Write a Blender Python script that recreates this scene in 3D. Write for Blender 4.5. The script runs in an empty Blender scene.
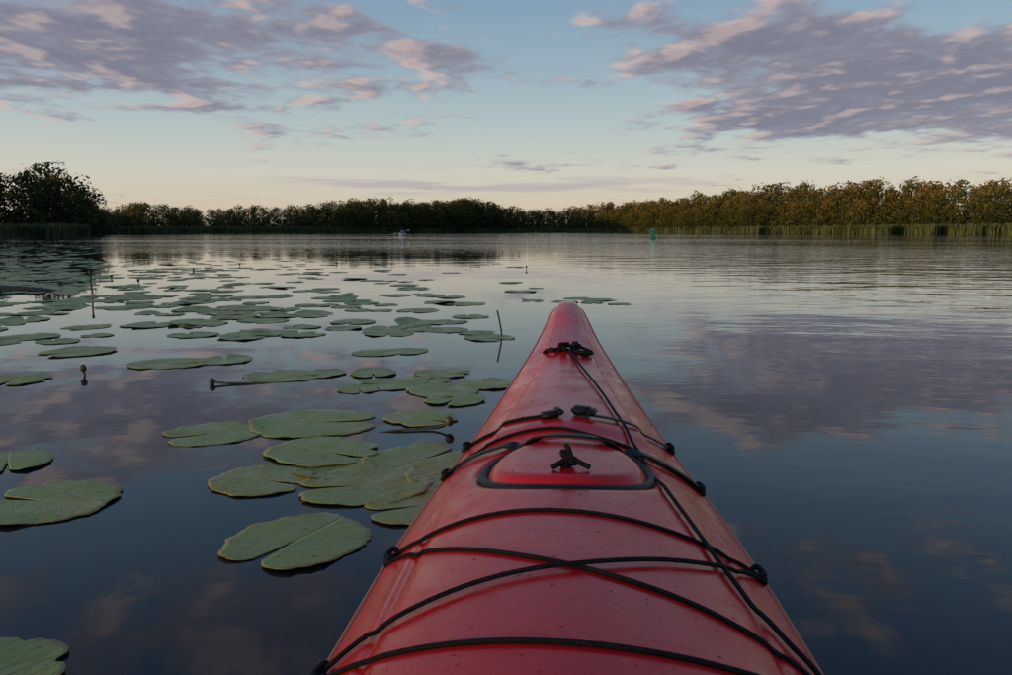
import bpy, bmesh, math, random
import numpy as np
from mathutils import Vector, Matrix
sc=bpy.context.scene
sc.view_settings.view_transform='Standard'; sc.view_settings.look='None'; sc.view_settings.exposure=0
rng=np.random.default_rng(7); random.seed(7)
H=0.66
SUN_AZ=math.radians(240); SUN_EL=math.radians(3.6)
# ---------------------------------------------------------------- helpers
def link(o,parent=None):
    sc.collection.objects.link(o)
    if parent is not None: o.parent=parent
    return o
def np_mesh(name,verts,faces,smooth=False,mats=(),uv=None,fattr=None,parent=None,matidx=None):
    """faces: int array (n,k) all the same size"""
    verts=np.asarray(verts,dtype=np.float32); faces=np.asarray(faces,dtype=np.int32)
    me=bpy.data.meshes.new(name); n,k=faces.shape
    me.vertices.add(len(verts)); me.vertices.foreach_set("co",verts.ravel())
    me.loops.add(n*k); me.loops.foreach_set("vertex_index",faces.ravel())
    me.polygons.add(n); me.polygons.foreach_set("loop_start",np.arange(0,n*k,k,dtype=np.int32))
    me.polygons.foreach_set("loop_total",np.full(n,k,dtype=np.int32))
    me.polygons.foreach_set("use_smooth",np.full(n,smooth,dtype=bool))
    if uv is not None:
        l=me.uv_layers.new(name="UVMap"); l.data.foreach_set("uv",np.asarray(uv,dtype=np.float32)[faces.ravel()].ravel())
    if fattr is not None:
        a=me.attributes.new("tint",'FLOAT','FACE'); a.data.foreach_set("value",np.asarray(fattr,dtype=np.float32))
    for m in mats: me.materials.append(m)
    if matidx is not None: me.polygons.foreach_set("material_index",np.asarray(matidx,dtype=np.int32))
    me.update(calc_edges=True); me.validate()
    return link(bpy.data.objects.new(name,me),parent)
def empty(name):
    e=bpy.data.objects.new(name,None); e.empty_display_size=.2; return link(e)
def bm_obj(name,bm,mats,parent=None,smooth=True):
    me=bpy.data.meshes.new(name); bm.to_mesh(me); bm.free()
    for m in mats: me.materials.append(m)
    for p in me.polygons: p.use_smooth=smooth
    return link(bpy.data.objects.new(name,me),parent)
class NT:
    def __init__(s,nt): s.nt=nt
    def n(s,t,**kw):
        nd=s.nt.nodes.new(t)
        for k,v in kw.items(): setattr(nd,k,v)
        return nd
    def set(s,sock,v):
        if isinstance(v,bpy.types.NodeSocket): s.nt.links.new(v,sock)
        else: sock.default_value=v
    def m(s,op,a,b=None,c=None,clamp=False):
        nd=s.n("ShaderNodeMath",operation=op); nd.use_clamp=clamp
        s.set(nd.inputs[0],a)
        if b is not None: s.set(nd.inputs[1],b)
        if c is not None: s.set(nd.inputs[2],c)
        return nd.outputs[0]
    def ss(s,x,a,b,lo=0.,hi=1.):
        nd=s.n("ShaderNodeMapRange",interpolation_type='SMOOTHSTEP'); s.set(nd.inputs[0],x)
        for i,v in zip((1,2,3,4),(a,b,lo,hi)): s.set(nd.inputs[i],v)
        return nd.outputs[0]
    def mix(s,f,a,b,bt='MIX'):
        nd=s.n("ShaderNodeMix",data_type='RGBA',blend_type=bt); s.set(nd.inputs[0],f)
        s.set(nd.inputs[6],a if isinstance(a,bpy.types.NodeSocket) else (*a,1)); s.set(nd.inputs[7],b if isinstance(b,bpy.types.NodeSocket) else (*b,1))
        return nd.outputs[2]
    def noise(s,vec,scale,detail=4,rough=.5,dist=0.,dim='3D'):
        nd=s.n("ShaderNodeTexNoise",noise_dimensions=dim); s.set(nd.inputs["Vector"],vec); nd.inputs["Scale"].default_value=scale
        nd.inputs["Detail"].default_value=detail; nd.inputs["Roughness"].default_value=rough; nd.inputs["Distortion"].default_value=dist
        return nd.outputs[0]
    def vec(s,x,y,z):
        nd=s.n("ShaderNodeCombineXYZ")
        for i,v in enumerate((x,y,z)): s.set(nd.inputs[i],v)
        return nd.outputs[0]
    def ramp(s,f,stops,interp='LINEAR'):
        nd=s.n("ShaderNodeValToRGB"); cr=nd.color_ramp; cr.interpolation=interp
        while len(cr.elements)<len(stops): cr.elements.new(.5)
        for e,(p,c) in zip(cr.elements,stops): e.position=p; e.color=(*c,1)
        s.set(nd.inputs[0],f); return nd.outputs[0]
def mat(name,color=(.5,.5,.5),rough=.5,**kw):
    m=bpy.data.materials.new(name); m.use_nodes=True; b=m.node_tree.nodes["Principled BSDF"]
    b.inputs["Base Color"].default_value=(*color,1); b.inputs["Roughness"].default_value=rough
    for k,v in kw.items(): b.inputs[k].default_value=v
    return m,NT(m.node_tree),b
def hermite(xs,ys,x):
    xs=np.array(xs,float); ys=np.array(ys,float); x=np.asarray(x,float)
    d=np.diff(ys)/np.diff(xs); m=np.zeros_like(ys); m[0]=d[0]; m[-1]=d[-1]
    for i in range(1,len(ys)-1):
        m[i]=0 if d[i-1]*d[i]<=0 else 2*d[i-1]*d[i]/(d[i-1]+d[i])
    i=np.clip(np.searchsorted(xs,x)-1,0,len(xs)-2); h=xs[i+1]-xs[i]; t=np.clip((x-xs[i])/h,0,1)
    return (2*t**3-3*t**2+1)*ys[i]+(t**3-2*t**2+t)*h*m[i]+(-2*t**3+3*t**2)*ys[i+1]+(t**3-t**2)*h*m[i+1]
def sstep(x,a,b):
    t=np.clip((x-a)/(b-a),0,1); return t*t*(3-2*t)
# ---------------------------------------------------------------- camera
cam=bpy.data.cameras.new("camera"); co=link(bpy.data.objects.new("camera",cam))
co.location=(0,0,H); co.rotation_euler=(math.radians(90-7.7),0,0); cam.lens=28; cam.clip_start=.02; cam.clip_end=9000; sc.camera=co
# ---------------------------------------------------------------- sky
w=bpy.data.worlds.new("World"); sc.world=w; w.use_nodes=True
g=NT(w.node_tree); bg=w.node_tree.nodes["Background"]
sky=g.n("ShaderNodeTexSky",sky_type='NISHITA'); sky.sun_disc=False; sky.sun_elevation=SUN_EL; sky.sun_rotation=SUN_AZ
tc=g.n("ShaderNodeTexCoord"); sp=g.n("ShaderNodeSeparateXYZ"); g.set(sp.inputs[0],tc.outputs["Generated"])
X,Y,Z=sp.outputs
el=g.m('ARCSINE',Z); az=g.m('ARCTAN2',X,Y)
e01=g.m('DIVIDE',g.m('MAXIMUM',el,0.),math.pi/2)
D=lambda d:d/90.
base=g.ramp(e01,[(0,(.60,.50,.42)),(D(1.8),(.70,.62,.50)),(D(4),(.67,.66,.59)),(D(7),(.50,.59,.61)),(D(11),(.34,.47,.57)),(D(16),(.235,.37,.52)),(D(30),(.12,.22,.39)),(D(90),(.09,.155,.30))])
sund=(math.sin(SUN_AZ),math.cos(SUN_AZ),0)
dp=g.n("ShaderNodeVectorMath",operation='DOT_PRODUCT'); g.set(dp.inputs[0],tc.outputs["Generated"]); dp.inputs[1].default_value=sund
nish=g.mix(1.,sky.outputs[0],(.15,.15,.16),'MULTIPLY')
col=g.mix(.18,base,nish)
glow=g.ss(dp.outputs["Value"],.0,1.,0.,1.)
col=g.mix(glow,col,g.mix(1.,col,(2.3,1.8,1.35),'MULTIPLY'))
zc=g.m('ADD',g.m('MAXIMUM',Z,0.),.055)
cx=g.m('DIVIDE',X,zc); cy=g.m('DIVIDE',Y,zc)
def dens(ox,oy,full=True):
    v=g.vec(g.m('ADD',g.m('MULTIPLY',cx,1.3),ox),g.m('ADD',cy,oy),3.7)
    a=g.noise(v,.6,1,.5,.2); b=g.noise(v,2.3,6 if full else 3,.60,.2)
    return g.m('ADD',g.m('MULTIPLY',a,.40),g.m('MULTIPLY',b,.75))
def gauss(a0,e0,wa,we,tilt=0.,p=2.):
    da=g.m('SUBTRACT',az,a0); de=g.m('SUBTRACT',g.m('SUBTRACT',el,e0),g.m('MULTIPLY',da,tilt))
    q=g.m('ADD',g.m('POWER',g.m('ABSOLUTE',g.m('DIVIDE',da,wa)),p),g.m('POWER',g.m('ABSOLUTE',g.m('DIVIDE',de,we)),p))
    return g.m('EXPONENT',g.m('MULTIPLY',q,-1.))
masks=[(gauss(-.38,.215,.36,.082,0.,4.),.235),(gauss(.38,.195,.30,.060,-.10,3.),.25),(gauss(.52,.160,.36,.070,-.05,3.),.37),(gauss(-.09,.265,.10,.035),.20),(gauss(-.1,.42,.9,.13,0.,4.),.11)]
mk=None
for o,k in masks:
    t=g.m('MULTIPLY',o,k); mk=t if mk is None else g.m('MAXIMUM',mk,t)
d1=dens(0,0); d2=dens(-.16,-.08,False)
dd=g.m('ADD',d1,mk)
cov=g.ss(dd,.665,.82)
lit=g.ss(g.m('SUBTRACT',d1,d2),-.01,.14)
thick=g.ss(dd,.71,.93)
ccol=g.mix(lit,(.29,.29,.36),(.64,.50,.46))
ccol=g.mix(g.m('MULTIPLY',thick,g.m('SUBTRACT',.88,g.m('MULTIPLY',lit,.40))),ccol,(.185,.18,.245))
hi=g.ss(el,.25,.9); ccol=g.mix(g.m('MULTIPLY',hi,.5),ccol,(.18,.20,.28))
col=g.mix(g.m('MULTIPLY',cov,.92),col,ccol)
sv=g.vec(g.m('MULTIPLY',az,5.),g.m('MULTIPLY',el,90.),0.)
sn=g.noise(sv,1.,4,.55,.3)
sm=gauss(.0,.056,.30,.010)
st=g.m('MULTIPLY',g.ss(g.m('ADD',sn,g.m('MULTIPLY',sm,.25)),.56,.72),g.m('MINIMUM',g.m('ADD',sm,g.m('MULTIPLY',gauss(-.3,.05,.5,.03),.35)),1.))
col=g.mix(g.m('MULTIPLY',st,.75),col,(.46,.41,.43))
g.set(bg.inputs[0],col); bg.inputs[1].default_value=1.0
sl=bpy.data.lights.new("sun",'SUN'); sl.energy=4.4; sl.angle=math.radians(.6); sl.color=(1,.60,.26)
so=link(bpy.data.objects.new("sun",sl))
sdir=Vector((math.sin(SUN_AZ)*math.cos(SUN_EL),math.cos(SUN_AZ)*math.cos(SUN_EL),math.sin(SUN_EL)))
so.rotation_euler=sdir.to_track_quat('Z','Y').to_euler(); so.location=(-30,-20,40)
# ---------------------------------------------------------------- shoreline table
A=[-.643,-.53,-.50,-.39,-.25,-.13,0,.12,.2,.3,.45,.643]
YS=[118,132,185,230,265,330,420,400,330,262,205,160]
az_t=[-180,-150,-120,-90,-60,-40]+[math.degrees(math.atan(a)) for a in A]+[50,90,135,180]
r_t=[100,92,88,95,110,135]+[y*math.sqrt(1+a*a) for a,y in zip(A,YS)]+[175,150,120,100]
def shore(azd): return np.interp(azd,az_t,r_t)+1.8*np.sin(np.asarray(azd)*1.7)+1.0*np.sin(np.asarray(azd)*5.3)
TA=[-.643,-.592,-.560,-.548,-.531,-.516,-.484,-.465,-.446,-.389,-.325,-.262,-.205,-.179,-.135,-.071,-.033,-.014,.03,.069,.119,.17,.208,.246,.31,.374,.437,.501,.539,.577,.643]
TE=[.088,.089,.085,.074,.055,.029,.030,.041,.041,.031,.034,.035,.039,.0445,.039,.042,.0445,.0356,.029,.029,.0356,.037,.042,.0495,.057,.062,.0635,.0655,.061,.0635,.067]
# ---------------------------------------------------------------- ground
azs=np.linspace(-180,180,361)[:-1]; rs=shore(azs)
rings=[(lambda r:r*.02,-2.6),(lambda r:r*.6,-2.4),(lambda r:r-9,-.7),(lambda r:r,.03),(lambda r:r+9,.35),(lambda r:r+60,.9),(lambda r:r+300,1.5),(lambda r:r*0+3500,3.)]
V=[];
for f,z in rings:
    R=f(rs); V.append(np.stack([R*np.sin(np.radians(azs)),R*np.cos(np.radians(azs)),np.full(len(azs),z)],1))
n=len(azs); F=[]
for k in range(len(rings)-1):
    for i in range(n):
        j=(i+1)%n; F.append((k*n+i,k*n+j,(k+1)*n+j,(k+1)*n+i))
m_ground,q,b=mat("ground_soil",(.04,.045,.02),.95)
t=q.n("ShaderNodeTexCoord").outputs["Object"]
q.set(b.inputs["Base Color"],q.ramp(q.noise(t,.3,6,.6),[(.3,(.03,.028,.015)),(.55,(.045,.055,.02)),(.75,(.07,.075,.03))]))
np_mesh("ground",np.concatenate(V),np.array(F)[:,::-1],True,[m_ground])
# ---------------------------------------------------------------- water
m_water,q,b=mat("lake_water",(.010,.015,.020),.015,IOR=1.333)
geo=q.n("ShaderNodeNewGeometry").outputs["Position"]
sp=q.n("ShaderNodeSeparateXYZ"); q.set(sp.inputs[0],geo)
wx,wy=sp.outputs[0],sp.outputs[1]
big=q.noise(q.vec(q.m('MULTIPLY',wx,.5),wy,0.),.05,2,.5)
side=q.ss(q.m('SUBTRACT',wx,q.m('MULTIPLY',wy,.02)),-.5,4.,.16,1.15)
patch=q.ss(big,.38,.60,.45,1.25)
dist=q.m('SQRT',q.m('ADD',q.m('MULTIPLY',wx,wx),q.m('MULTIPLY',wy,wy)))
farz=q.ss(dist,10.,50.,0.,1.)
amp=q.m('MAXIMUM',q.m('MULTIPLY',side,patch),q.m('MULTIPLY',farz,patch))
v1=q.vec(q.m('MULTIPLY',wx,.5),wy,0.)
h1=q.m('MULTIPLY',q.noise(v1,1.4,1,.45,.3),.78)
h2=q.m('MULTIPLY',q.noise(v1,6.5,2,.5,.3),q.m('ADD',.17,q.m('MULTIPLY',farz,.22)))
h=q.m('MULTIPLY',q.m('ADD',h1,h2),amp)
bp=q.n("ShaderNodeBump"); bp.inputs["Strength"].default_value=1.; bp.inputs["Distance"].default_value=.025
q.set(bp.inputs["Height"],h); q.set(b.inputs["Normal"],bp.outputs[0])
q.set(b.inputs["Base Color"],q.mix(q.ss(q.noise(geo,1.6,3,.6),.45,.75),(.008,.013,.022),(.016,.022,.022)))
na=96; VV=[(0,0,0)]
radii=[3,12,50,200,520]
for r in radii:
    for i in range(na): VV.append((r*math.sin(2*math.pi*i/na),r*math.cos(2*math.pi*i/na),0))
bm=bmesh.new(); vs=[bm.verts.new(v) for v in VV]
for i in range(na):
    j=(i+1)%na; bm.faces.new((vs[0],vs[1+j],vs[1+i]))
    for k in range(len(radii)-1):
        a=1+k*na; c=a+na; bm.faces.new((vs[a+i],vs[a+j],vs[c+j],vs[c+i]))
bm.normal_update()
for f in bm.faces:
    if f.normal.z<0: f.normal_flip()
bm_obj("lake_water",bm,[m_water],smooth=False)
# ---------------------------------------------------------------- trees
m_leaf,q,b=mat("tree_foliage",(.05,.07,.02),.7)
at=q.n("ShaderNodeAttribute",attribute_name="tint").outputs["Fac"]
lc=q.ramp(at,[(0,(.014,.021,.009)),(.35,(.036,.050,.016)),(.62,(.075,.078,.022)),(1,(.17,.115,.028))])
q.set(b.inputs["Base Color"],lc); b.inputs["Specular IOR Level"].default_value=.12
tr=q.n("ShaderNodeBsdfTranslucent"); q.set(tr.inputs[0],lc); mx=q.n("ShaderNodeMixShader"); mx.inputs[0].default_value=.22
q.nt.links.new(b.outputs[0],mx.inputs[1]); q.nt.links.new(tr.outputs[0],mx.inputs[2]); q.nt.links.new(mx.outputs[0],q.nt.nodes["Material Output"].inputs[0])
m_bark,q,b=mat("tree_bark",(.05,.04,.03),.9)
t=q.n("ShaderNodeTexCoord").outputs["Object"]; q.set(b.inputs["Base Color"],q.ramp(q.noise(t,3,5,.6),[(.3,(.02,.017,.014)),(.7,(.055,.045,.035))]))
def limb(p0,p1,r0,r1,k=5):
    p0=np.array(p0);p1=np.array(p1); d=p1-p0; d=d/np.linalg.norm(d); a=np.cross(d,[.3,.9,.1]); a/=np.linalg.norm(a); c=np.cross(d,a)
    th=np.arange(k)*2*math.pi/k; ring=np.cos(th)[:,None]*a+np.sin(th)[:,None]*c
    v=np.concatenate([p0+ring*r0,p1+ring*r1]); f=[(i,(i+1)%k,k+(i+1)%k,k+i) for i in range(k)]
    return v,np.array(f)
def make_variant(seed,nq,wide=.36,low=.12,leaf=.030,conic=False):
    r=np.random.default_rng(seed); vs=[];fs=[];ts=[];ms=[];off=0
    def add(v,f,t,m):
        nonlocal off
        vs.append(v); fs.append(f+off); ts.append(np.full(len(f),t) if np.isscalar(t) else t); ms.append(np.full(len(f),m)); off+=len(v)
    add(*limb((0,0,-.04),(.01,0,.45),.022,.014),.5,1); add(*limb((.01,0,.45),(0,.01,.85),.014,.004),.5,1)
    nb=22; blobs=[]
    for i in range(nb):
        z=low+(.90-low)*((i+.5)/nb)
        env=wide*(1-(abs(z-.38)/.62)**2.6*.8 if not conic else (1.02-z)*1.0)
        env=max(env,.06)
        th=i*2.4+r.uniform(-.5,.5); rad=env*r.uniform(.35,.85)*(1 if z<.85 else .6)
        s=r.uniform(.11,.19)*(1 if not conic else .75)
        c=np.array([rad*math.cos(th),rad*math.sin(th),z]); blobs.append((c,s))
        if i%3==0: add(*limb((0,0,max(.15,z-.18)),tuple(c),.008,.003,4),.5,1)
    blobs.append((np.array([r.uniform(-.08,.08),r.uniform(-.08,.08),.88]),.12))
    per=nq//len(blobs)
    for c,s in blobs:
        d=r.normal(size=(per,3)); d/=np.linalg.norm(d,axis=1)[:,None]
        p=c+d*s*np.array([1,1,.78])*r.uniform(.7,1.05,(per,1))
        nrm=d+r.normal(0,.28,(per,3)); nrm/=np.linalg.norm(nrm,axis=1)[:,None]
        a=np.cross(nrm,r.normal(size=(per,3))); a/=np.linalg.norm(a,axis=1)[:,None]; bb=np.cross(nrm,a)
        sz=leaf*r.uniform(.5,1.2,(per,1))
        q4=np.stack([p-a*sz,p-bb*sz*.7,p+a*sz*1.1,p+bb*sz*.6],1).reshape(-1,3)
        f=np.arange(per*4).reshape(-1,4)
        tt=np.clip(.40+.16*d[:,2]+.55*(p[:,2]-.62)+r.normal(0,.06,per)+r.normal(0,.09),0,1)  # shade painted into low foliage, light into the tops of clumps and crowns
        add(q4,f,tt,0)
    return np.concatenate(vs),np.concatenate(fs),np.concatenate(ts),np.concatenate(ms)
variants=[make_variant(i,1150,wide=[.40,.48,.35,.42,.52,.30][i%6],low=[.04,.06,.03,.08,.05,.10][i%6],leaf=.027,conic=(i%6==5)) for i in range(8)]
lowvars=[make_variant(50+i,320,wide=.50,low=.05,leaf=.055) for i in range(3)]
def scatter(name,insts):
    vs=[];fs=[];ts=[];ms=[];off=0
    for (var,x,y,z,h,wd,rot,dt) in insts:
        v,f,t,m=var; c,s=math.cos(rot),math.sin(rot)
        vv=np.stack([(v[:,0]*c-v[:,1]*s)*h*wd+x,(v[:,0]*s+v[:,1]*c)*h*wd+y,v[:,2]*h+z],1)
        vs.append(vv); fs.append(f+off); ts.append(np.clip(t+dt,0,1)); ms.append(m); off+=len(v)
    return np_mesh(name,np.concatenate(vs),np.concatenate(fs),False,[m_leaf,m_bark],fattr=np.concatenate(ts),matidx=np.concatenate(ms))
insts=[];grove=[]
def put(azd,r,rowk,vis):
    a=math.radians(azd); x=r*math.sin(a); y=r*math.cos(a)
    if vis:
        e=float(np.interp(x/y,TA,TE)); h=e*y+H-.5
        h*= [.66,.88,1.0][rowk]*random.uniform(.87,1.06)
        var=random.choice(variants); tgt=grove if x/y<-.522 else insts
    else:
        h=random.uniform(9,12.5); var=random.choice(lowvars); tgt=insts  # unseen belt left and behind, added to keep the sun off the kayak
    dt=random.uniform(-.20,.18)
    if vis and x/y<-.50: dt-=.28  # left grove tinted darker, its shaded side painted in
    if vis and x/y>.10: dt+=.16  # right bank tinted golder, low sunlight painted into the leaves
    tgt.append((var,x,y,.4,h,random.uniform(.9,1.25),random.uniform(0,6.28),dt))
azd=-180.
while azd<180:
    vis=abs(azd)<34.5; R=float(shore(azd))
    for k in range(3):
        if not vis and k==2: continue
        put(azd+random.uniform(-.3,.3),R+[6,13,24][k]+random.uniform(-2.5,2.5),k,vis)
    R2=float(shore(azd+.5)); ds=math.hypot(R2-R,R*math.radians(.5))/.5
    azd+= (4.2 if vis else 8.)/ds
azd=-36.
while azd<36:
    R=float(shore(azd)); a=math.radians(azd); r=R+random.uniform(2,6)
    insts.append((random.choice(lowvars),r*math.sin(a),r*math.cos(a),-.1,random.uniform(2.8,5.4),1.4,random.uniform(0,6),random.uniform(-.3,.05)))  # undergrowth tint mostly lowered, shade put into its colour
    R2=float(shore(azd+.5)); ds=math.hypot(R2-R,R*math.radians(.5))/.5
    azd+=2.6/ds
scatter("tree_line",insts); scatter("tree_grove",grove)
# ---------------------------------------------------------------- reeds
m_reed,q,b=mat("reed_leaves",(.08,.10,.03),.7)
at=q.n("ShaderNodeAttribute",attribute_name="tint").outputs["Fac"]
q.set(b.inputs["Base Color"],q.ramp(at,[(0,(.018,.034,.008)),(.6,(.038,.062,.014)),(1,(.070,.082,.022))]))
N=64000
az_r=rng.uniform(-36,36,N); R=shore(az_r)
aa=np.tan(np.radians(az_r)); depth=rng.uniform(0,1,N)
bw=np.interp(aa,[-.65,-.3,-.15,0,.15,.3,.65],[16,10,5,4,8,14,18])
r=R+1.5-depth*bw*(.75+.25*np.sin(az_r*2.3))
hg=np.interp(aa,[-.65,-.5,-.3,0,.15,.3,.65],[1.8,2.0,2.3,2.3,2.5,2.4,2.3])*rng.uniform(.8,1.05,N)*(.95+.05*np.sin(az_r*9))
x=r*np.sin(np.radians(az_r)); y=r*np.cos(np.radians(az_r)); th=rng.uniform(0,3.14,N)
wd=rng.uniform(.05,.14,N); lx=rng.normal(0,.13,N); ly=rng.normal(0,.13,N)
cx_,sx_=np.cos(th)*wd,np.sin(th)*wd; z0=np.full(N,-.1)
P=np.stack([np.stack([x-cx_,y-sx_,z0],1),np.stack([x+cx_,y+sx_,z0],1),np.stack([x+cx_*.8+lx*.6,y+sx_*.8+ly*.6,hg*.65],1),np.stack([x+lx*1.6,y+ly*1.6,hg],1)],1).reshape(-1,3)
np_mesh("reed_bed",P,np.arange(N*4).reshape(-1,4),False,[m_reed],fattr=np.clip(rng.normal(.45,.14,N)+.12*np.sin(az_r*3),0,1))
# ---------------------------------------------------------------- lily pads
def pad_material(name):
    m,q,b=mat(name,(.13,.17,.07),.42); b.inputs["Specular IOR Level"].default_value=.4
    uv=q.n("ShaderNodeUVMap").outputs[0]; s=q.n("ShaderNodeSeparateXYZ"); q.set(s.inputs[0],uv); u,v=s.outputs[0],s.outputs[1]
    geo=q.n("ShaderNodeNewGeometry").outputs["Position"]
    au=q.m('ABSOLUTE',u)
    n1=q.noise(geo,9,5,.6); n2=q.noise(geo,48,5,.65); n3=q.noise(geo,1.9,2,.5); n4=q.noise(geo,22,3,.6)
    ph=q.m('ADD',q.m('SUBTRACT',v,q.m('MULTIPLY',au,.95)),q.m('MULTIPLY',q.m('MULTIPLY',au,au),.35))
    ph=q.m('ADD',ph,q.m('MULTIPLY',n1,.08))
    wv=q.m('ABSOLUTE',q.m('SINE',q.m('MULTIPLY',ph,14.)))
    vein=q.ss(wv,.0,.22,1.,0.); mid=q.ss(au,.008,.045,1.,0.)
    vein=q.m('MAXIMUM',q.m('MULTIPLY',vein,.6),mid)
    c=q.ramp(n1,[(.25,(.12,.19,.045)),(.5,(.20,.275,.070)),(.8,(.32,.355,.10))])
    c=q.mix(q.m('MULTIPLY',q.ss(n3,.42,.62),.6),c,(.29,.27,.07))
    c=q.mix(q.m('MULTIPLY',vein,.45),c,(.38,.41,.16))
    c=q.mix(q.m('MULTIPLY',q.ss(n4,.60,.70),.5),c,(.20,.14,.045))
    c=q.mix(q.m('MULTIPLY',q.ss(n2,.61,.67),.8),c,(.06,.042,.018))
    rr=q.m('SQRT',q.m('ADD',q.m('MULTIPLY',u,u),q.m('MULTIPLY',v,v)))
    edge=q.ss(q.m('ADD',rr,q.m('MULTIPLY',q.m('SUBTRACT',n1,.5),.5)),.86,1.0)
    c=q.mix(q.m('MULTIPLY',edge,.7),c,(.24,.16,.05))
    q.set(b.inputs["Base Color"],c); q.set(b.inputs["Roughness"],q.ss(n1,.3,.7,.30,.6))
    bp=q.n("ShaderNodeBump"); bp.inputs["Strength"].default_value=1.; bp.inputs["Distance"].default_value=.007
    q.set(bp.inputs["Height"],q.m('ADD',q.m('MULTIPLY',vein,-.5),q.m('ADD',q.m('MULTIPLY',n1,1.2),q.m('MULTIPLY',n2,.3)))); q.set(b.inputs["Normal"],bp.outputs[0])
    return m
m_pad=pad_material("lily_pad_leaf")
m_stem,q,b=mat("lily_stem",(.06,.07,.025),.5); 
q.set(b.inputs["Base Color"],q.ramp(q.noise(q.n("ShaderNodeTexCoord").outputs["Object"],30,3,.6),[(.3,(.03,.035,.015)),(.7,(.08,.09,.03))]))
def pad_geo(size,rot,seed,nr=10,na=72,notch=.10,z0=.0018,rag=1.):
    r=np.random.default_rng(seed); 
    th=np.linspace(notch,2*math.pi-notch,na)
    asp=r.uniform(.80,.94)
    dl=np.minimum(th-notch,2*math.pi-notch-th)
    rad=1-.30*np.exp(-dl/.16)-.04*np.exp(-((th-math.pi)/.5)**2)
    rad=rad*(1+rag*(.026*np.sin(th*5+r.uniform(0,6))+.016*np.sin(th*11+r.uniform(0,6))+.012*r.normal(size=na)))
    for _ in range(r.integers(0,4)):
        c=r.uniform(.6,5.6); rad*=1-r.uniform(.06,.22)*np.exp(-((th-c)/r.uniform(.05,.12))**2)
    k=np.linspace(0,1,nr+1)[1:]**.8
    lu=np.concatenate([[0],(k[:,None]*rad*np.sin(th)*asp).ravel()]); lv=np.concatenate([[0],(-k[:,None]*rad*np.cos(th)).ravel()])
    ph=r.uniform(0,6,4); R2=lu**2+lv**2; TH=np.arctan2(lu,lv)
    z=z0+size*.5*(.006*np.sin(lu*5+ph[0])+.006*np.sin(lv*4+ph[1]))*np.minimum(1,R2*2)+.0018*np.sin(TH*3+ph[2])*R2**2+.0026*np.clip(np.sin(TH*9+ph[3]),0,1)*R2**3
    if r.uniform(0,1)>.5: z=z+.020*np.clip(np.cos(TH-ph[2])-.7,0,1)*R2**3
    z=np.maximum(z,.0012)
    s=size*.5; c,sn=math.cos(rot),math.sin(rot)
    v=np.stack([(lu*c-lv*sn)*s,(lu*sn+lv*c)*s,z],1)
    f=[]
    for i in range(na-1):
        f.append((0,1+i,1+i+1,1+i+1))
        for j in range(nr-1):
            a=1+j*na+i; f.append((a,a+na,a+na+1,a+1))
    return v,f,np.stack([lu,lv],1)
def lily_pad(x,y,size,rot,seed,zoff=0.):
    v,f,uv=pad_geo(size,rot,seed)
    bm=bmesh.new(); bv=[bm.verts.new(p) for p in v]; ul=bm.loops.layers.uv.new("UVMap")
    for q4 in f:
        idx=list(dict.fromkeys(q4))
        fc=bm.faces.new([bv[i] for i in idx])
        for l,i in zip(fc.loops,idx): l[ul].uv=uv[i]
    bmesh.ops.recalc_face_normals(bm,faces=bm.faces)
    if sum(fc.normal.z for fc in bm.faces)<0: bmesh.ops.reverse_faces(bm,faces=bm.faces)
    o=bm_obj("lily_pad",bm,[m_pad]); o.location=(x,y,zoff)
    md=o.modifiers.new("thick",'SOLIDIFY'); md.thickness=.0008; md.offset=0
    return o
R_=math.radians
near=[(-.449,1.617,.325,R_(-28)),(-.648,2.03,.285,R_(70)),(-.37,1.98,.37,R_(-80)),(-.548,2.30,.37,R_(60)),(-.96,2.52,.33,R_(-60)),(-.66,2.66,.46,R_(100)),(-1.13,1.86,.35,R_(-100)),
(-1.43,2.19,.26,R_(30)),(-.24,2.22,.37,R_(140)),(-.20,1.83,.30,R_(-70)),(-.78,1.08,.26,R_(20)),(-.30,2.72,.28,R_(60)),(-1.02,3.56,.38,R_(90)),(-.50,3.36,.34,R_(-90)),(-.26,3.22,.32,R_(45)),(-.08,3.36,.26,R_(200)),
(-1.69,3.9,.42,R_(100)),(-1.45,4.0,.30,R_(200)),(-2.2,3.46,.32,R_(10)),(-2.35,4.28,.40,R_(-40)),(-.36,3.45,.24,R_(150)),(-.62,3.25,.2,R_(20)),(-.15,2.08,.26,R_(80)),(-.20,3.04,.26,R_(-20)),(-.86,3.62,.24,R_(-20)),(-.48,2.14,.24,R_(170)),(-.30,3.62,.28,R_(80)),(-.62,3.62,.26,R_(10))]
for i,(x,y,s,rt) in enumerate(near): lily_pad(x,y,s,rt,100+i,.0011*(i%4))
VS=[];FS=[];UV=[];off=0
def addpad(x,y,s,seed,hi=False):
    global off
    v,f,uv=pad_geo(s,random.uniform(0,6.28),seed,nr=4 if hi else 2,na=28 if hi else 14,notch=.14,z0=.003)
    if random.random()<.10:
        v=v.copy(); k=random.uniform(0,6.28); v[:,2]+=np.clip((v[:,0]*math.cos(k)+v[:,1]*math.sin(k))/(s*.5)-.4,0,1)*s*random.uniform(.03,.14)
    v=v+np.array([x,y,0]); VS.append(v); FS.append(np.array(f)+off); UV.append(uv); off+=len(v)
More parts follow.
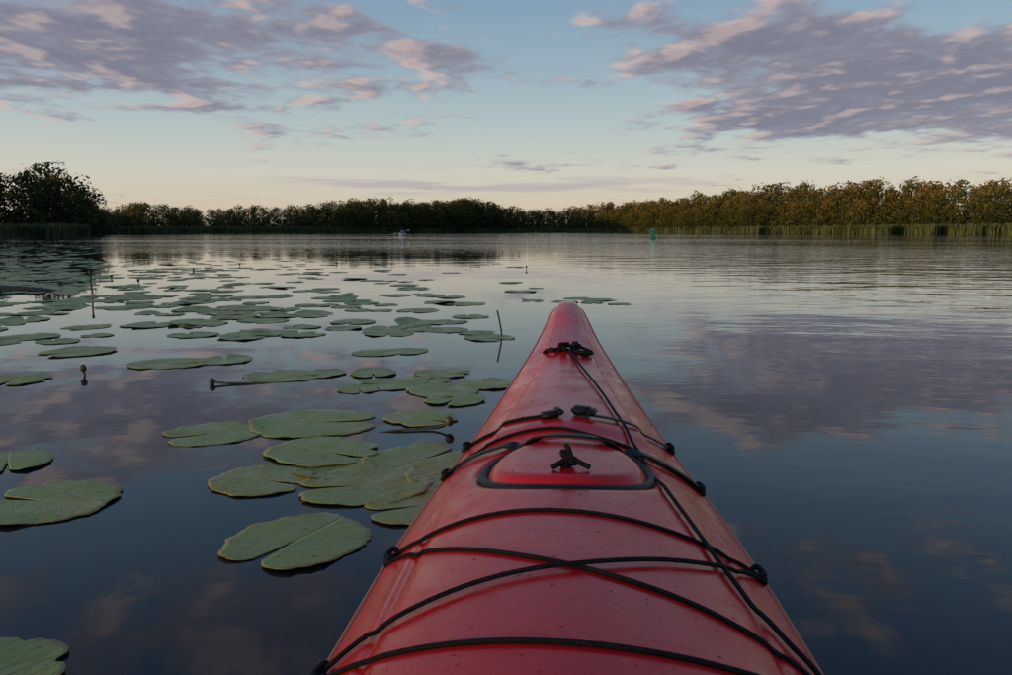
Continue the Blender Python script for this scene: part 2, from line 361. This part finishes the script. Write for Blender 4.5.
mid=[(-.62,5.66,.40),(-.41,5.25,.32),(-3.0,4.88,.4),(-3.6,5.85,.4),(-1.66,4.88,.34),(-2.52,5.54,.42),(-2.17,5.54,.36),(-1.54,5.1,.38),(-.1,4.85,.34),(-.37,7.15,.4),(-.62,7.3,.34),(.90,7.6,.36),(.70,7.75,.3),(1.04,7.15,.24),(-1.3,5.0,.3),(-1.12,5.35,.28),(-.7,4.25,.3),(-.55,4.3,.26),(-2.9,5.4,.34),(.25,7.5,.26),(-.2,5.1,.26),(-2.0,5.0,.34),(-2.7,4.7,.3),(.55,7.4,.28),(.8,7.3,.26)]
for i,(x,y,s) in enumerate(mid): addpad(x,y,s,500+i,True)
cl=[]
for i in range(120):
    y=5.5*math.exp(random.random()*math.log(50/5.5)); a=random.uniform(-.75,-.02)
    if a>-.25 and random.random()<.45: continue
    cl.append((a*y,y,random.uniform(.25,.9)*(1+y/14)))
for (x,y,s) in cl:
    for k in range(random.randint(4,12)):
        px=x+random.gauss(0,s); py=y+random.gauss(0,s*.9)
        if py<4.6 or (px>-.2 and py<6.5) : continue
        if px>.04*py: continue
        addpad(px,py,random.uniform(.2,.4),random.randint(0,10**6))
for k in range(850):
    y=9*math.exp(random.random()*math.log(40/9)); a=random.uniform(-.85,-.53-.03*math.sin(y))
    addpad(a*y,y,random.uniform(.28,.48),random.randint(0,10**6))
bmv=np.concatenate(VS); bmf=np.concatenate(FS)
me=bpy.data.meshes.new("lily_pad_mass"); me.from_pydata(bmv.tolist(),[],[list(dict.fromkeys(f)) for f in bmf.tolist()])
ul=me.uv_layers.new(name="UVMap"); li=np.zeros(len(me.loops),dtype=np.int32); me.loops.foreach_get("vertex_index",li); ul.data.foreach_set("uv",np.concatenate(UV)[li].astype(np.float32).ravel())
me.materials.append(m_pad); me.update()
for p in me.polygons: p.use_smooth=True
link(bpy.data.objects.new("lily_pad_mass",me))
# ---------------------------------------------------------------- tubes
def tube(name,pts,rad,mats,parent=None,k=8,sub=6,closed=False,taper=None):
    P=np.array(pts,float)
    if sub>1:
        n=len(P); out=[]
        segs=n if closed else n-1
        for i in range(segs):
            p0=P[(i-1)%n] if (closed or i>0) else 2*P[0]-P[1]; p1=P[i]; p2=P[(i+1)%n]; p3=P[(i+2)%n] if (closed or i+2<n) else 2*P[-1]-P[-2]
            for s in range(sub):
                t=s/sub; out.append(.5*((2*p1)+(-p0+p2)*t+(2*p0-5*p1+4*p2-p3)*t*t+(-p0+3*p1-3*p2+p3)*t**3))
        if not closed: out.append(P[-1])
        P=np.array(out)
    n=len(P); T=np.roll(P,-1,0)-np.roll(P,1,0)
    if not closed: T[0]=P[1]-P[0]; T[-1]=P[-1]-P[-2]
    T/=np.linalg.norm(T,axis=1)[:,None]+1e-9
    up=np.array([0,0,1.]); V=[]
    prev=None
    for i in range(n):
        a=np.cross(T[i],up if prev is None else prev)
        if prev is not None: a=prev-T[i]*np.dot(prev,T[i])
        if np.linalg.norm(a)<1e-4: a=np.cross(T[i],[1,0,0.1])
        a/=np.linalg.norm(a); prev=a; c=np.cross(T[i],a)
        rr=rad if taper is None else rad*(1+(taper-1)*i/(n-1))
        for j in range(k):
            th=2*math.pi*j/k; V.append(P[i]+(a*math.cos(th)+c*math.sin(th))*rr)
    F=[]
    for i in range(n if closed else n-1):
        for j in range(k):
            F.append((i*k+j,i*k+(j+1)%k,((i+1)%n)*k+(j+1)%k,((i+1)%n)*k+j))
    return np_mesh(name,V,F,True,mats,parent=parent)
def bud_obj(name,x,y,pts,r,bud=None):
    e=empty(name); e.location=(x,y,0)
    tube("stem",pts,r,[m_stem],parent=e,k=6,sub=4)
    if bud:
        bm=bmesh.new(); bmesh.ops.create_uvsphere(bm,u_segments=12,v_segments=8,radius=bud[1])
        for v in bm.verts:
            v.co.z*=1.25; k=1+.12*math.cos(5*math.atan2(v.co.y,v.co.x)); v.co.x*=k; v.co.y*=k
            v.co+=Vector(bud[0])
        bm_obj("bud",bm,[m_stem],e)
bud_obj("reed_stalk",-.025,4.93,[(.0,0,-.15),(-.002,0,0),(-.012,0,.08),(-.03,0,.165)],.006)
bud_obj("lily_bud",-.19,2.57,[(-.35,-.05,-.02),(-.18,-.02,.003),(-.06,0,.006),(0,0,.022)],.004,((0,0,.030),.014))
bud_obj("lily_bud",-1.95,3.58,[(.02,0,-.1),(.005,0,0),(0,0,.02)],.005,((0,0,.034),.014))
bud_obj("lily_bud",-1.265,3.36,[(.45,.1,-.02),(.22,.03,-.002),(.05,0,.006),(0,0,.012)],.005,((-.01,0,.014),.012))
bud_obj("lily_bud",-4.31,8.18,[(.02,0,-.1),(.0,0,.1),(0,0,.22)],.008,((0,0,.23),.013))
for i in range(14):
    y=random.uniform(8,24); a=random.uniform(-.60,.03); h=random.uniform(.01,.045)
    bud_obj("lily_bud",a*y,y,[(.02,0,-.1),(0,0,h*.5),(random.uniform(-.03,.03),0,h)],.006,((0,0,h+.01),.016))
# log-shaped tubes added to stand for a dark reflection on the water
lr=random.Random(4)
m_dark_refl,q,b=mat("painted_reflection_dark",(.02,.016,.012),.5); q.set(b.inputs["Base Color"],q.ramp(q.noise(q.n("ShaderNodeTexCoord").outputs["Object"],12,5,.6),[(.3,(.012,.010,.008)),(.7,(.035,.028,.020))]))  # near-black colour standing in for the dark reflection
fl=empty("dark_reflection_log"); fl.location=(-5.75,8.9,0)
tube("dark_strip",[(-1.3,.1,-.03),(-.8,.02,.015),(-.3,.0,.03),(.1,-.03,.018),(.5,-.08,.004),(.8,-.1,-.03)],.055,[m_dark_refl],parent=fl,k=10,taper=.5)
tube("dark_strip_side",[(-.5,0,.02),(-.3,-.15,.03),(-.05,-.28,.0),(.1,-.34,-.03)],.022,[m_dark_refl],parent=fl,k=7,taper=.5)
# ---------------------------------------------------------------- kayak
kay=empty("kayak")
def xc(v): return .01+.0755*np.asarray(v)
GV=[-2.7,-1.8,-.5,.73,.96,1.3,1.47,1.9,2.35,2.75,2.83]; GZ=[.36,.25,.20,.22,.22,.222,.231,.262,.316,.383,.388]
WV=[-2.7,-2.62,-2.0,-1.2,-.3,.4,.73,.96,1.3,1.47,1.9,2.35,2.65,2.76,2.80,2.82,2.83]; WW=[.004,.03,.12,.22,.275,.262,.248,.243,.222,.202,.155,.097,.061,.049,.041,.029,.006]
CV=[-2.7,-1.5,-.6,.35,.75,.93,1.3,1.45,1.7,2.1,2.5,2.76,2.83]; CC=[.01,.05,.06,.11,.098,.092,.085,.074,.062,.042,.030,.02,.006]
KV=[-2.7,-2.55,-2.3,-1.8,2.0,2.3,2.5,2.7,2.83]; KZ=[.34,.16,.0,-.10,-.11,-.05,.04,.21,.375]
def zg(v): return hermite(GV,GZ,v)
def hw(v): return hermite(WV,WW,v)
HC=(-.005,1.19); HA,HB=.125,.125
def deck(u,v):
    u=np.asarray(u,float); v=np.asarray(v,float); w_=hw(v); t=np.clip(np.abs(u)/np.maximum(w_,1e-4),0,1)
    p=np.interp(v,[1.3,2.1,2.8],[2.0,1.75,2.2])
    z=zg(v)+hermite(CV,CC,v)*np.clip(1-t**p,0,1)**.85
    pw=np.interp(v,[1.3,1.5,2.0,2.8],[.165,.125,.078,.032])
    z=z+.012*sstep(pw-np.abs(u),-.006,.007)*sstep(v,1.33,1.42)*sstep(2.83-v,0,.05)
    e=np.sqrt(((u-HC[0])/HA)**2+((v-HC[1])/HB)**2)
    z=z-.013*np.exp(-((e-1.04)/.08)**2)+.006*sstep(1-e,0,.15)
    z=z-.0035*np.exp(-((np.abs(u)-.19)/.006)**2)*sstep(1.12-v,0,.12)
    return z
def K(u,v,dz=0.):
    u=np.asarray(u,float); v=np.asarray(v,float)
    return np.stack([xc(v)+u,v-.0755*u,deck(u,v)+dz],-1)
m_red,q,b=mat("kayak_red_gelcoat",(.50,.03,.035),.32); b.inputs["Specular IOR Level"].default_value=.38
t=q.n("ShaderNodeTexCoord").outputs["Object"]
n1=q.noise(t,3.5,5,.6); n2=q.noise(t,60,4,.6); n3=q.noise(t,14,4,.6)
mp=q.n("ShaderNodeMapping"); mp.inputs["Rotation"].default_value=(0,0,.5); mp.inputs["Scale"].default_value=(3,160,20); q.set(mp.inputs[0],t)
scr=q.ss(q.noise(mp.outputs[0],1.,3,.55),.70,.74)
mp2=q.n("ShaderNodeMapping"); mp2.inputs["Rotation"].default_value=(0,0,-1.0); mp2.inputs["Scale"].default_value=(4,190,20); q.set(mp2.inputs[0],t)
scr=q.m('MAXIMUM',scr,q.ss(q.noise(mp2.outputs[0],1.,3,.55),.715,.75))
c=q.mix(q.ss(n1,.3,.75),(.54,.008,.012),(.66,.013,.018))
c=q.mix(q.m('MULTIPLY',q.ss(n3,.55,.75),.25),c,(.42,.010,.010))
c=q.mix(q.m('MULTIPLY',scr,.20),c,(.70,.20,.17))
q.set(b.inputs["Base Color"],c)
q.set(b.inputs["Roughness"],q.m('ADD',q.ss(n3,.35,.7,.16,.33),q.m('MULTIPLY',scr,.2)))
bp=q.n("ShaderNodeBump"); bp.inputs["Strength"].default_value=.35; bp.inputs["Distance"].default_value=.0008
q.set(bp.inputs["Height"],q.m('ADD',q.m('ADD',n2,q.m('MULTIPLY',scr,-.6)),q.m('MULTIPLY',n3,1.5))); q.set(b.inputs["Normal"],bp.outputs[0])
m_seam,q,b=mat("kayak_seam",(.50,.09,.035),.45)
m_blk,q,b=mat("black_rubber",(.012,.012,.013),.5); q.set(b.inputs["Base Color"],q.ramp(q.noise(q.n("ShaderNodeTexCoord").outputs["Object"],80,3,.6),[(.3,(.004,.004,.005)),(.7,(.014,.014,.015))])); b.inputs["Specular IOR Level"].default_value=.35
m_cord,q,b=mat("black_cord",(.01,.01,.012),.8); b.inputs["Specular IOR Level"].default_value=.2
t=q.n("ShaderNodeTexCoord").outputs["Object"]; ck=q.n("ShaderNodeTexVoronoi"); ck.inputs["Scale"].default_value=420; q.set(ck.inputs["Vector"],t)
q.set(b.inputs["Base Color"],q.mix(q.ss(ck.outputs[0],.2,.7),(.003,.003,.004),(.014,.014,.016)))
bp=q.n("ShaderNodeBump"); bp.inputs["Distance"].default_value=.0008; q.set(bp.inputs["Height"],ck.outputs[0]); q.set(b.inputs["Normal"],bp.outputs[0])
vv=np.concatenate([np.arange(-2.7,.3,.025),np.arange(.3,2.80,.0085),np.linspace(2.80,2.83,8)]); nt_=121
tt=np.sin(np.linspace(-1,1,nt_)*math.pi/2*.92)/math.sin(math.pi/2*.92)
VV_,TT_=np.meshgrid(vv,tt,indexing='ij'); UU_=TT_*hw(VV_)
Vd=K(UU_,VV_).reshape(-1,3); F=[]
CK=(-.03,.40,.195)
for i in range(len(vv)-1):
    for j in range(nt_-1):
        um=(UU_[i,j]+UU_[i+1,j+1])/2; vm=(vv[i]+vv[i+1])/2
        if ((vm-CK[0])/CK[1])**2+(um/CK[2])**2<1: continue
        a=i*nt_+j; F.append((a,a+1,a+nt_+1,a+nt_))
np_mesh("deck",Vd,F,True,[m_red],parent=kay)
ns=15; s=np.linspace(0,1,ns); V=[];F=[]
for v in vv:
    g0=float(zg(v)); w0=float(hw(v)); k0=float(hermite(KV,KZ,v)); k0=min(k0,g0-.01)
    for sd in (-1,1):
        for si in s:
            u=sd*w0*(1-si**2.6)**.6; z=g0-.002+(k0-g0)*si
            V.append((float(xc(v))+u,v-.0755*u,z))
m2=2*ns
for i in range(len(vv)-1):
    for sd in (0,1):
        for j in range(ns-1):
            a=i*m2+sd*ns+j; f=(a,a+m2,a+m2+1,a+1); F.append(f if sd==1 else f[::-1])
np_mesh("hull",V,F,True,[m_red],parent=kay)
sv=np.concatenate([np.arange(-2.65,2.75,.04),[2.77,2.79,2.805,2.818,2.825]])
Ls=[K(-hw(v)*1.0,v,-.001) for v in sv]; Rs=[K(hw(v)*1.0,v,-.001) for v in sv[::-1]]
tube("gunwale_seam",Ls+[K(0,2.832,-.004)]+Rs,.0042,[m_seam],parent=kay,sub=1)
ct=np.linspace(0,2*math.pi,48,endpoint=False)
tube("cockpit_coaming",[K(1.03*CK[2]*math.cos(a),CK[0]+1.02*CK[1]*math.sin(a),.012) for a in ct],.014,[m_blk],parent=kay,sub=1,closed=True,k=10)
bm=bmesh.new(); bmesh.ops.create_grid(bm,x_segments=16,y_segments=16,size=.5)
for v in bm.verts:
    x,y=v.co.x*2,v.co.y*2; v.co=Vector((.01+x*.17,-.12+y*.19,-.03+.05*x*x+.05*max(0,-y)**2+.10*max(0,-y-.7)))
bm_obj("seat",bm,[m_blk],kay)
ht=np.linspace(0,2*math.pi,72,endpoint=False)
tube("hatch_rim",[K(HC[0]+HA*1.04*math.cos(a),HC[1]+HB*1.04*math.sin(a),.004) for a in ht],.0085,[m_blk],parent=kay,sub=1,closed=True,k=10)
def cr2(uv,sub=8):
    P=np.array(uv,float); n=len(P); out=[]
    for i in range(n-1):
        p0=P[i-1] if i>0 else 2*P[0]-P[1]; p1=P[i];p2=P[i+1]; p3=P[i+2] if i+2<n else 2*P[-1]-P[-2]
        for s_ in range(sub):
            t=s_/sub; out.append(.5*((2*p1)+(-p0+p2)*t+(2*p0-5*p1+4*p2-p3)*t*t+(-p0+3*p1-3*p2+p3)*t**3))
    out.append(P[-1]); return np.array(out)
def on_deck(name,uv,rad,lift=None,matl=None,sub=8):
    out=cr2(uv,sub)
    return tube(name,K(out[:,0],out[:,1],rad*.9 if lift is None else lift),rad,[matl or m_cord],parent=kay,sub=1,k=8)
BR=.0027
on_deck("bungee",[(-.241,.975),(-.12,.965),(0,.945),(.12,.935),(.238,.945)],BR)
on_deck("bungee",[(-.241,.965),(-.17,.90),(-.07,.815),(0.0,.772),(.06,.745),(.14,.722),(.20,.705),(.243,.68)],BR,BR*.9)
on_deck("bungee",[(.238,.935),(.15,.855),(.07,.80),(.015,.772),(-.03,.758),(-.12,.735),(-.20,.712),(-.246,.69)],BR,BR*2.2)
on_deck("bungee",[(-.247,.68),(-.12,.63),(0,.607),(.12,.615),(.247,.66)],BR)
on_deck("bungee",[(-.205,1.485),(-.15,1.475),(-.08,1.452),(-.03,1.435)],BR*1.2)
on_deck("deck_rope",[(.002,2.10),(.025,1.95),(.068,1.69),(.095,1.47),(.118,1.27),(.157,.988),(.182,.829),(.211,.749),(.236,.70),(.243,.5),(.248,.3)],.0028,.006)
def strap(name,uv,width,lift=.004,th=.0022,sub=8):
    out=cr2(uv,sub); T=np.gradient(out,axis=0); T/=np.linalg.norm(T,axis=1)[:,None]; Nn=np.stack([-T[:,1],T[:,0]],1)
    A_=out-Nn*width/2; B_=out+Nn*width/2
    rows=[K(A_[:,0],A_[:,1],lift),K(B_[:,0],B_[:,1],lift),K(B_[:,0],B_[:,1],lift+th),K(A_[:,0],A_[:,1],lift+th)]
    V=np.stack(rows,1).reshape(-1,3); F=[]
    for i in range(len(out)-1):
        for j in range(4): F.append((i*4+j,i*4+(j+1)%4,(i+1)*4+(j+1)%4,(i+1)*4+j))
    return np_mesh(name,V,F,False,[m_blk],parent=kay)
strap("hatch_strap",[(-.222,1.325),(-.16,1.315),(-.08,1.295),(0,1.285),(.08,1.280),(.16,1.27),(.218,1.262)],.017,.006,.004)
on_deck("hatch_cord",[(-.220,1.335),(-.17,1.36),(-.10,1.372),(-.02,1.368),(.03,1.345),(.10,1.31),(.16,1.285),(.214,1.27)],.0030)
strap("deck_strap",[(.012,1.440),(.06,1.445),(.13,1.46),(.198,1.485)],.013,.004,.003)
def block(name,u,v,sx,sy,sz,rot=0.,lift=.0,m=None):
    bm=bmesh.new(); bmesh.ops.create_cube(bm,size=1)
    for q_ in bm.verts: q_.co=Vector((q_.co.x*sx,q_.co.y*sy,q_.co.z*sz))
    bmesh.ops.bevel(bm,geom=bm.edges[:],offset=min(sx,sy,sz)*.3,segments=3,affect='EDGES')
    p=K(u,v,lift); e=.01; n=np.cross(K(u+e,v)-K(u-e,v),K(u,v+e)-K(u,v-e)); n/=np.linalg.norm(n)
    zx=Vector(n); xx=Vector(K(u+e,v)-K(u-e,v)).normalized(); yy=zx.cross(xx).normalized(); M=Matrix((xx,yy,zx)).transposed().to_4x4()
    bm.transform(Matrix.Translation(Vector(p))@M@Matrix.Rotation(rot,4,'Z'))
    return bm_obj(name,bm,[m or m_blk],kay)
block("strap_buckle",-.036,1.435,.036,.024,.012,.35,.007); block("strap_buckle",-.020,1.446,.012,.036,.010,.3,.010); block("strap_buckle",.024,1.453,.040,.030,.016,-.15,.010); block("strap_buckle",.042,1.444,.014,.036,.010,-.3,.012)
for (u,v) in [(-.241,.972),(.238,.942),(-.246,.685),(.244,.67),(-.222,1.328),(.219,1.264),(-.205,1.485),(.199,1.486)]:
    s_=1 if u>0 else -1
    block("deck_fitting",u-.004*s_,v,.016,.020,.012,0,.004)
    tube("fitting_loop",[K(u-.012*s_,v-.012,.004),K(u-.006*s_,v-.014,.012),K(u,v,.014),K(u-.006*s_,v+.014,.012),K(u-.012*s_,v+.012,.004)],.0035,[m_cord],parent=kay,sub=3)
def squiggle(name,u,v,n,sx,sy,sz,seed,r):
    rr=random.Random(seed); pts=[]
    for i in range(n):
        pts.append(K(u+rr.uniform(-sx,sx),v+rr.uniform(-sy,sy),.003+rr.uniform(0,sz)))
    tube(name,pts,r,[m_cord],parent=kay,sub=5)
squiggle("bow_knot",.022,2.095,10,.014,.016,.026,3,.005); squiggle("bow_knot",-.012,2.10,8,.014,.012,.020,5,.0045); squiggle("bow_knot",.045,2.09,7,.010,.020,.016,9,.004)
on_deck("bow_cord",[(-.068,2.125),(-.045,2.138),(-.03,2.105),(-.012,2.11),(.01,2.09),(.03,2.10),(.050,2.07)],.0045)
on_deck("bow_cord",[(-.062,2.12),(-.04,2.10),(-.01,2.13),(.02,2.125),(.050,2.12),(.064,2.09),(.04,2.06),(.015,2.075)],.0042,.009)
squiggle("hatch_knot",.0,1.125,11,.012,.011,.018,11,.0042)
tube("hatch_toggle",[K(-.026,1.11,.004),K(-.012,1.118,.010),K(0,1.12,.016),K(.012,1.118,.010),K(.028,1.112,.005)],.0042,[m_cord],parent=kay,sub=4)
tube("hatch_toggle",[K(.002,1.12,.012),K(-.002,1.135,.022),K(-.006,1.15,.026)],.0045,[m_cord],parent=kay,sub=4)
m_drop,q,b=mat("water_drop",(.9,.95,1),.02,IOR=1.33); b.inputs["Transmission Weight"].default_value=1.
VS=[];FS=[];off=0
for i in range(520):
    v=random.uniform(.55,2.6)if i%3 else random.uniform(.55,1.5); u=random.uniform(-.95,.95)*float(hw(v)); r=random.choice([.0008,.001,.0013,.0016,.002])
    p=K(u,v,0); k=9; vs=[p+np.array([r*math.cos(a)*c_,r*math.sin(a)*c_,r*z_]) for c_,z_ in ((1,-.1),(.8,.26),(.4,.40)) for a in np.arange(k)*2*math.pi/k]+[p+np.array([0,0,r*.44])]
    f=[(a*k+j,a*k+(j+1)%k,(a+1)*k+(j+1)%k,(a+1)*k+j) for a in range(2) for j in range(k)]+[(2*k+j,2*k+(j+1)%k,3*k,3*k) for j in range(k)]
    VS+=vs; FS+=[[off+x for x in q4] for q4 in f]; off+=len(vs)
me=bpy.data.meshes.new("water_drops"); me.from_pydata([tuple(p) for p in VS],[],[list(dict.fromkeys(f)) for f in FS]); me.materials.append(m_drop)
for p in me.polygons: p.use_smooth=True
link(bpy.data.objects.new("water_drops",me),kay)
# ---------------------------------------------------------------- buoy
m_buoy,q,b=mat("buoy_green",(.01,.22,.10),.4); q.set(b.inputs["Base Color"],q.ramp(q.noise(q.n("ShaderNodeTexCoord").outputs["Object"],3,3,.6),[(.3,(.010,.22,.09)),(.7,(.016,.30,.13))]))
e=empty("channel_buoy"); e.location=(12.2,66,0); e.rotation_euler=(0,R_(4),0)
def lathe(name,prof,m,parent,k=20):
    V=[];F=[]
    for (r,z) in prof:
        for j in range(k): V.append((r*math.cos(2*math.pi*j/k),r*math.sin(2*math.pi*j/k),z))
    for i in range(len(prof)-1):
        for j in range(k): F.append((i*k+j,i*k+(j+1)%k,(i+1)*k+(j+1)%k,(i+1)*k+j))
    return np_mesh(name,V,F,True,[m],parent=parent)
lathe("float_body",[(.05,-.4),(.26,-.2),(.30,.05),(.27,.20),(.18,.28),(.15,.5),(.12,.60)],m_buoy,e)
lathe("cone_topmark",[(.12,.60),(.21,.62),(.21,.65),(.11,.84),(.004,.96)],m_buoy,e)
# ---------------------------------------------------------------- distant paddler
m_white,_,_=mat("white_hull",(.42,.43,.46),.4); m_shirt,q,b=mat("blue_shirt",(.10,.20,.45),.8)
tc_=q.n("ShaderNodeTexCoord").outputs["Object"]; sz=q.n("ShaderNodeSeparateXYZ"); q.set(sz.inputs[0],tc_)
q.set(b.inputs["Base Color"],q.mix(q.ss(sz.outputs[2],.80,.82),(.10,.20,.45),(.45,.27,.19)))
KX,KY,KR=-15.4,118,R_(22)
k2=empty("kayak"); k2.location=(KX,KY,0); k2.rotation_euler=(0,0,KR)
V=[];F=[]; ys=np.linspace(-2.1,2.1,25)
for y in ys:
    w_=.32*(1-(abs(y)/2.12)**2.2); zt=.2+.12*(abs(y)/2.1)**3
    for j in range(9):
        a=j/8*math.pi; V.append((w_*math.cos(a)*-1,y,zt-.28*math.sin(a)*(1-(abs(y)/2.12)**4)))
    for j in range(1,6):
        a=j/6; V.append((w_*(1-2*a),y,zt+.07*math.sin(a*math.pi)))
n_=14
for i in range(24):
    for j in range(n_): F.append((i*n_+j,i*n_+(j+1)%n_,(i+1)*n_+(j+1)%n_,(i+1)*n_+j))
np_mesh("hull",V,F,True,[m_white],parent=k2)
def skin_obj(name,verts,edges,rads,m,loc,rotz):
    me=bpy.data.meshes.new(name); bm=bmesh.new(); sk=bm.verts.layers.skin.verify(); vs=[]
    for i,(p,r) in enumerate(zip(verts,rads)):
        v=bm.verts.new(p); v[sk].radius=(r,r) if np.isscalar(r) else r; v[sk].use_root=(i==0); vs.append(v)
    for a,c in edges: bm.edges.new((vs[a],vs[c]))
    bm.to_mesh(me); bm.free(); me.materials.append(m); o=link(bpy.data.objects.new(name,me)); o.location=loc; o.rotation_euler=(0,0,rotz)
    o.modifiers.new("skin",'SKIN').use_smooth_shade=True; s_=o.modifiers.new("sub",'SUBSURF'); s_.levels=1; s_.render_levels=1
    return o
pv=[(0,0,.18),(0,-.02,.40),(0,0,.62),(0,.01,.70),(0,.02,.80),(0,.02,.93),(-.19,.02,.60),(-.27,.18,.40),(-.22,.40,.46),(.19,.02,.60),(.28,.16,.40),(.24,.38,.52),(-.10,.35,.28),(-.10,.75,.14),(.10,.35,.28),(.10,.75,.14)]
pe=[(0,1),(1,2),(2,3),(3,4),(4,5),(2,6),(6,7),(7,8),(2,9),(9,10),(10,11),(0,12),(12,13),(0,14),(14,15)]
pr=[.16,.15,.15,.06,.09,.085,.07,.05,.04,.07,.05,.04,.09,.06,.09,.06]
skin_obj("person",pv,pe,pr,m_shirt,(KX,KY,.02),KR)
tube("paddle_shaft",[(-.9,.42,.30),(.9,.42,.72)],.018,[m_white],parent=k2,sub=1)
for sx,zz in ((-1,.27),(1,.75)):
    bm=bmesh.new(); bmesh.ops.create_uvsphere(bm,u_segments=12,v_segments=8,radius=1)
    for v in bm.verts: v.co=Vector((v.co.x*.22+sx*1.05,v.co.y*.015+.42,v.co.z*.09+zz))
    bm_obj("paddle_blade",bm,[m_white],k2)
